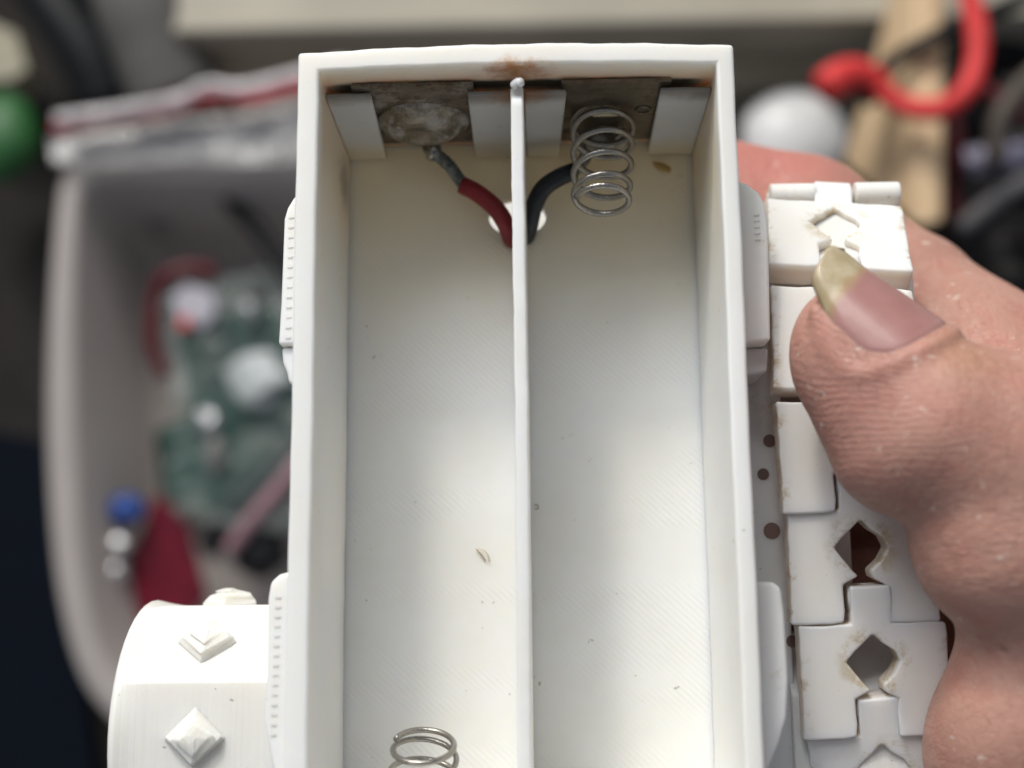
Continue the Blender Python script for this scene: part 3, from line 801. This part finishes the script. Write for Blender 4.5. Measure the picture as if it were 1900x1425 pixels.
# ------------------------------------------------------------------ bits lying in the compartment
def fibre(pts, r, col, label, name='plastic_shaving'):
    o = tube(name, spline(pts, 6), r, simple(name + '_stuff', col, .6)); tag(o, label, 'shaving'); return o
fibre([P(884, 1019, -1.66), P(893, 1030, -1.655), P(901, 1041, -1.665)], .006, (.30, .22, .12), 'dark brown curved shaving on the compartment floor left of the divider')
fibre([P(889, 1017, -1.655), P(900, 1022, -1.62), P(907, 1034, -1.64), P(908, 1042, -1.665)], .006, (.62, .56, .42), 'pale curled shaving beside the brown one on the compartment floor')
fibre([P(1211, 302, -1.655), P(1226, 309, -1.65), P(1243, 316, -1.66)], lambda t: .008 + .026 * math.sin(t * 2.6), (.50, .33, .10), 'amber flake of dried glue on the compartment floor below the right retaining tab', 'glue_flake')
fibre([P(992, 936, -1.665), P(998, 938, -1.66), P(998, 944, -1.665), P(993, 944, -1.665)], .006, (.40, .38, .34), 'tiny grey loop of lint on the floor right of the divider', 'lint')

# ------------------------------------------------------------------ background, well below the toy
ZTAB = -34.0
t = NT('dark_table'); n = t.noise(.25, 5, .6); n2 = t.noise(.05, 2, .5)
c = t.mix(t.mr(n, .3, .7), (.006, .005, .0045), (.014, .011, .010))
M_table = t.out(c, .7, t.bump(t.noise(2, 4), .2, .1), spec=.2)
tb = new_obj('table', box_me('table', -120, 120, -90, 60, -37, ZTAB), M_table); tag(tb, 'dark brown table top far below the toy', None, kind='structure')

# cream window ledge at the top of the picture, stepped profile along x
def ledge():
    yE = P(950, 46, -28.5).y
    prof = [(yE - 1.1, -34.0), (yE - 1.0, -31.8), (yE - .12, -31.4), (yE - .1, -28.9), (yE, -28.5), (yE + .45, -28.5), (yE + .6, -28.75), (yE + 1.7, -28.75), (yE + 1.9, -28.5), (yE + 30, -28.5), (yE + 30, -34)]
    vs, fs = [], []; n = len(prof)
    x0, x1 = P(322, 30, -28.5).x, 120
    for x in (x0, x1): vs += [(x, a, b) for a, b in prof]
    for i in range(n): fs.append((i, (i + 1) % n, n + (i + 1) % n, n + i))
    fs += [tuple(range(n)), tuple(range(n, 2 * n))]
    o = new_obj('window_ledge', me_from('window_ledge', vs, fs), simple('cream_paint', (.36, .33, .27), .6, nscale=.2), None, smooth=False, bevel=.12)
    tag(o, 'cream painted ledge with a grooved edge behind the table', None, kind='structure')
ledge()

# white tray with a rim
ZR = -28.5
tray_px = [(108, 352), (122, 312), (160, 296), (330, 288), (560, 278), (900, 276), (1180, 290), (1260, 330), (1290, 500), (1300, 800), (1285, 1080), (1230, 1300), (1120, 1400), (900, 1430), (600, 1425), (380, 1412), (270, 1385), (205, 1335), (155, 1270), (118, 1160), (95, 1010), (84, 800), (88, 600), (98, 440)]
pts = [P(a, b, ZR) for a, b in tray_px]; ctr = sum(pts, Vector()) / len(pts)
out = spline(pts + [pts[0]], 5)[:-1]; N = len(out)
levels = [(.985, ZTAB + .05), (.995, ZR - 1.2), (1.0, ZR - .15), (.992, ZR), (.955, ZR), (.945, ZR - .2), (.90, ZTAB + 1.4), (.86, ZTAB + .45), (.5, ZTAB + .35), (.0, ZTAB + .35)]
vs, fs = [], []
for s_, z in levels:
    for p in out:
        d = p - ctr; L = Vector((d.x, d.y, 0)).length
        k = (s_ if s_ < .8 else (L - (1 - s_) * 17.5) / L); vs.append((ctr.x + d.x * k, ctr.y + d.y * k, z))
for i in range(len(levels) - 1):
    for j in range(N): fs.append((i * N + j, i * N + (j + 1) % N, (i + 1) * N + (j + 1) % N, (i + 1) * N + j))
tray = new_obj('tray', me_from('tray', vs, fs), simple('white_tray_plastic', (.36, .325, .31), .35, nscale=.3, var=.05))
tag(tray, 'deep white plastic tray with rounded corners holding electronic parts, left behind the toy', 'tray')

def slab(name, pxs, z, th, mat, label, cat, dz=None, parent=None):
    top = [P(a, b, z + (dz[i] if dz else 0)) for i, (a, b) in enumerate(pxs)]; n = len(top)
    vs = top + [p - Vector((0, 0, th)) for p in top]
    fs = [tuple(range(n)), tuple(range(2 * n - 1, n - 1, -1))] + [(i, (i + 1) % n, n + (i + 1) % n, n + i) for i in range(n)]
    o = new_obj(name, me_from(name, vs, fs), mat, parent, smooth=False, bevel=min(.1, th * .3))
    if label: tag(o, label, cat)
    return o
M_pcb = simple('green_circuit_board', (.010, .045, .034), .35, nscale=1.2, var=.5)
M_blackp = simple('black_plastic', (.006, .007, .009), .5, nscale=1, spec=.3)
M_whitep = simple('white_connector_plastic', (.36, .35, .40), .4, nscale=1)
M_redp = simple('red_circuit_board', (.13, .006, .018), .35, nscale=1, var=.3)
M_pinkp = simple('red_wire_insulation', (.62, .035, .035), .55, nscale=.6)
M_dkred = simple('dark_red_insulation', (.11, .010, .015), .45, nscale=.6)
M_tin = simple('shiny_tin', (.66, .66, .68), .28, metal=.8, nscale=2, bump=.5)
slab('circuit_board', [(330, 620), (470, 560), (600, 600), (600, 760), (500, 800), (350, 770)], -31.0, .25, M_pcb, 'green circuit board in a clear bag in the upper half of the tray', 'circuit board', [0, .6, .8, 0, -.4, -.5])
slab('circuit_board', [(285, 800), (420, 745), (600, 770), (600, 900), (450, 960), (300, 930)], -31.6, .25, M_pcb, 'green circuit board below the other one in the tray, half under the clear bag', 'circuit board', [0, .3, .8, 0, -.2, -.5])
slab('circuit_board', [(288, 915), (342, 960), (385, 1110), (330, 1160), (205, 1165), (238, 1040)], -31.2, .3, M_redp, 'triangular red circuit board standing in the lower left of the tray', 'circuit board', [.5, .6, 0, 0, -.2, 0])
cn_ = slab('connector', [(318, 545), (345, 525), (395, 540), (402, 585), (370, 612), (325, 590)], -29.6, .9, M_whitep, 'white lavender connector plug above the green circuit boards in the tray', 'connector')
slab('pin_housing', [(328, 588), (350, 584), (352, 608), (330, 612)], -29.2, .4, M_pinkp, None, None, parent=cn_).location = (0, 0, 0)
o = tube('wire', spline([P(400, 505, -30.2), P(350, 498, -30), P(305, 515, -30), P(288, 560, -30.4), P(285, 640, -30.8), P(310, 700, -31.2)], 8), .22, M_dkred); tag(o, 'dull red wire curling round the white connector in the tray', 'wire')
o = tube('cable', spline([P(405, 335, -29.6), P(440, 385, -30), P(490, 440, -30), P(560, 540, -30)], 8), .30, M_blackp); tag(o, 'black cable lying across the upper right corner of the tray', 'cable')
o = tube('cable', spline([P(425, 1020, -30.6), P(470, 960, -30.2), P(530, 890, -30), P(600, 800, -30)], 8), .24, simple('pink_sleeve', (.33, .20, .23), .35)); tag(o, 'thin pinkish sleeve running diagonally beside the toy in the lower tray', 'cable')
o = tube('cable', spline([P(385, 1020, -31.2), P(440, 950, -31), P(500, 880, -30.8), P(600, 780, -30.8)], 8), .42, M_blackp); tag(o, 'thick black cable running diagonally left of the pinkish sleeve', 'cable')
o = lump('coin_cell_holder', P(480, 1025, -31.2), 1.0, M_blackp, None, (.9, .8, .6), .12, 4); tag(o, 'black round component in the tray just left of the toy above the drum wheel', 'component')
o = lump('potentiometer_knob', P(236, 945, -30.2), .56, simple('blue_plastic', (.010, .05, .24), .4, nscale=2), None, (1, .9, .8), .05, 3); tag(o, 'small blue knob at the top corner of the red circuit board', 'knob')
for (a, b, lb) in ((222, 1010, 'shiny metal terminal just under the blue knob'), (212, 1060, 'shiny metal terminal lower down beside the red board edge')):
    o = lump('screw_terminal', P(a, b, -30.4), .36, M_tin, None, (1, .8, .7), .15, a); tag(o, lb, 'terminal', 'metal terminals beside the red board')
# crumpled clear bag over the boards
from mathutils import noise as mn
def crumple(name, corners, z, amp, freq, mat, nu=70, nv=60, zf=None, seed=0):
    a, b, c, d = [P(p[0], p[1], z) for p in corners]; vs, fs = [], []
    for i in range(nu + 1):
        for j in range(nv + 1):
            u, v = i / nu, j / nv; p = (a * (1 - u) + b * u) * (1 - v) + (d * (1 - u) + c * u) * v
            q = Vector((p.x * freq, p.y * freq, seed))
            hgt = abs(mn.noise(q)) * 1.2 + .5 * abs(mn.noise(q * 2.3)) + .2 * mn.noise(q * 5)
            p = p + Vector((.3 * mn.noise(q + Vector((9, 0, 0))), .3 * mn.noise(q + Vector((0, 9, 0))), hgt * amp + (zf(u, v) if zf else 0))); vs.append(p)
    for i in range(nu):
        for j in range(nv):
            k = i * (nv + 1) + j; fs.append((k, k + 1, k + nv + 2, k + nv + 1))
    return new_obj(name, me_from(name, vs, fs), mat)
def film(name, tint, op):
    t = NT(name)
    return t.out(tint, .16, t.bump(t.noise(1.3, 4), .6, .5), spec=.9, alpha=op)
o = crumple('clear_bag', [(300, 560), (620, 480), (620, 1000), (330, 960)], -30.4, .8, .35, film('clear_film', (.26, .33, .31), .24)); tag(o, 'crumpled clear plastic bag over the green circuit boards in the tray', 'bag')
for i, (a, b, s1_, s2_, lb) in enumerate(((478, 700, 1.05, .75, 'large bright glint of foil under the clear bag beside the toy'), (385, 778, .40, .40, 'small bright foil scrap left of the larger one in the tray'), (462, 575, .36, .36, 'foil scrap near the top of the green boards'),
                                  (400, 840, .40, .55, 'grey foil scrap at the lower edge of the green boards'), (297, 405, .5, .55, 'pale foil scrap alone in the empty upper corner of the tray'))):
    o = lump('foil_scrap', P(a, b, -29.9 if i < 4 else -31.5), 1.0, simple('foil', (.50, .53, .54) if i < 3 else (.20, .20, .195), .35, bump=.6) if i in (0, 3, 4) else M_tin, None, (s1_ * .8, s2_, .3), .3, i + 2); tag(o, lb, 'foil', 'foil scraps in the tray')
# zip bag lying over the far edge of the tray
zb = empty('zip_bag', tuple(P(330, 230, -27.6)), 'clear zip bag with a red seal strip lying across the far edge of the tray', 'bag')
bo = crumple('bag_film', [(98, 262), (640, 175), (660, 290), (104, 312)], -28.1, .55, .30, film('zip_bag_film', (.62, .61, .60), .66), 110, 40, seed=4)
bo.parent = zb; bo.location = -zb.location
zs = tube('seal_strip', spline([P(104, 240, -27.2), P(180, 224, -27.1), P(300, 205, -27.2), P(350, 188, -27.1), P(410, 176, -27), P(470, 184, -27), P(540, 164, -27), P(640, 140, -27)], 8), .24, simple('red_zip_strip', (.42, .05, .06), .3, nscale=.4, var=.35), zb)
zs.scale = (1, 1, 1)
tube('white_edge', spline([P(104, 222, -26.9), P(220, 206, -26.9), P(330, 186, -26.9), P(385, 160, -26.8), P(450, 164, -26.8), P(560, 138, -26.8), P(640, 120, -26.8)], 8), .20, film('white_edge_film', (.75, .72, .74), .75), zb)

# top left things
M_grey = simple('grey_cloth', (.105, .10, .095), .8, nscale=.3, bump=.2)
o = tube('rolled_cloth', spline([P(240, -120, -29.5), P(262, 0, -29.5), P(295, 90, -30), P(330, 180, -30.5)], 8), 1.55, M_grey, sides=24); tag(o, 'rolled grey cloth lying at the top left beside the cream ledge', 'cloth')
o = tube('strap', spline([P(60, -60, -30.2), P(110, 20, -30.3), P(170, 110, -30.6), P(205, 190, -31)], 8), 1.05, M_blackp, sides=16); tag(o, 'thick black strap lying left of the rolled grey cloth', 'strap')
slab('box', [(-60, 20), (30, 60), (52, 130), (20, 150), (-60, 150)], -31, 1.5, simple('beige_card', (.30, .28, .21), .7), 'beige cardboard corner at the far left top edge of the picture', 'box')
o = lump('bottle_cap', P(5, 255, -30.5), 1.25, simple('green_plastic', (.020, .10, .026), .5, nscale=.5), None, (1, 1.2, .7), .05, 6); tag(o, 'green plastic cap at the left edge of the picture', 'cap')
slab('cloth', [(-200, 760), (90, 820), (160, 1300), (200, 1600), (-300, 1600)], -33.2, .6, simple('navy_cloth', (.003, .005, .010), .9, spec=.1), 'dark navy cloth on the table at the lower left', 'cloth')

# right side: wood, wires, black tangle
ZW = -23.0
wv_ = [P(1694, -60, ZW), P(1752, -60, ZW), P(1750, 412, ZW), P(1700, 425, ZW), P(1668, -60, ZW - 6), P(1740, -60, ZW - 6), P(1742, 400, ZW - 6), P(1560, 300, ZW - 3)]
wf_ = [(0, 1, 2, 3), (0, 3, 7, 4), (1, 5, 6, 2), (3, 2, 6, 7), (4, 7, 6, 5), (0, 4, 5, 1)]
t = NT('pine_wood'); g_ = t.noise(1.4, 4, .6, t.mapping(scale=(1, .12, 1)))
M_wood = t.out(t.mix(t.mr(g_, .3, .7), (.54, .37, .22), (.68, .50, .31)), .6)
o = new_obj('wooden_block', me_from('wooden_block', wv_, wf_), M_wood, None, smooth=False, bevel=.15); tag(o, 'pale pine wood block with a slanted side standing at the top right', 'wood block')
ZC = -21.5
rwire = tube('alligator_lead', spline([P(1778, -90, ZC), P(1796, -20, ZC), P(1812, 50, ZC), P(1813, 110, ZC), P(1792, 168, ZC), P(1748, 200, ZC - .3), P(1700, 202, ZC - .6), P(1660, 186, ZC - .8), P(1632, 162, ZC - .8)], 8), .29, M_pinkp, None, 16)
tag(rwire, 'bright red test lead looping over the wood block to a clip boot', 'wire')
tube('clip_boot', spline([P(1640, 160, ZC - .8), P(1610, 140, ZC - .7), P(1570, 138, ZC - .6), P(1528, 164, ZC - .5)], 8), lambda t: .28 + .22 * t - .15 * max(0, t - .85) * 3, M_pinkp, rwire, 16).location = (0, 0, 0)
o = tube('alligator_lead', spline([P(1940, -20, -22.6), P(1860, 14, -22.6), P(1790, 42, -22.6), P(1710, 82, -22.6), P(1655, 118, -23), P(1600, 180, -23)], 8), lambda t: .22 + .25 * max(0, t - .8) * 3, M_blackp, None, 14); tag(o, 'black test lead crossing behind the bright red one', 'wire')
o = tube('wire', spline([P(1762, 215, -25), P(1772, 280, -25), P(1762, 350, -26), P(1790, 430, -26)], 8), .26, M_dkred); tag(o, 'dark red wire hanging down right of the wood block', 'wire')
o = tube('wire', spline([P(1800, 150, -26), P(1835, 170, -26), P(1880, 205, -26), P(1960, 260, -26)], 8), .22, M_dkred); tag(o, 'dark red wire at the right edge below the bright lead', 'wire')
o = tube('wire', spline([P(1845, 300, -25), P(1852, 230, -25), P(1880, 180, -25), P(1940, 120, -25)], 8), .30, simple('grey_brown_insulation', (.10, .08, .065), .5)); tag(o, 'grey brown wire arching at the right edge', 'wire')
o = tube('wire', spline([P(1780, 425, -25), P(1830, 385, -25), P(1880, 350, -25), P(1960, 310, -25)], 8), .28, simple('grey_insulation', (.11, .105, .11), .5)); tag(o, 'grey wire slanting up to the right edge beside the hand', 'wire')
for (a, b, r, lb) in ((1815, 295, .5, 'lavender shiny metal clip on the black bag, the left of two'), (1868, 285, .6, 'lavender shiny metal clip on the black bag, the right of two')):
    o = lump('metal_clip', P(a, b, -25.5), r, simple('lavender_tin', (.34, .32, .42), .35, metal=.3, nscale=2), None, (1.1, .8, .5), .25, a); tag(o, lb, 'clip', 'metal clips on the black bag')
o = crumple('black_bag', [(1765, -140), (2300, -140), (2300, 760), (1765, 760)], -30.5, 2.0, .22, simple('black_bag_plastic', (.007, .006, .007), .5, nscale=.6, spec=.25), 60, 60, seed=8); tag(o, 'crumpled black bag filling the right edge behind the hand', 'bag')
o = lump('white_cap', P(1474, 262, -31), 1.80, simple('glossy_white_plastic', (.62, .62, .63), .35, nscale=.5, var=.03), None, (1.0, .95, .6), .03, 9, sub=4); tag(o, 'glossy white dome-shaped cap behind the index finger', 'cap')
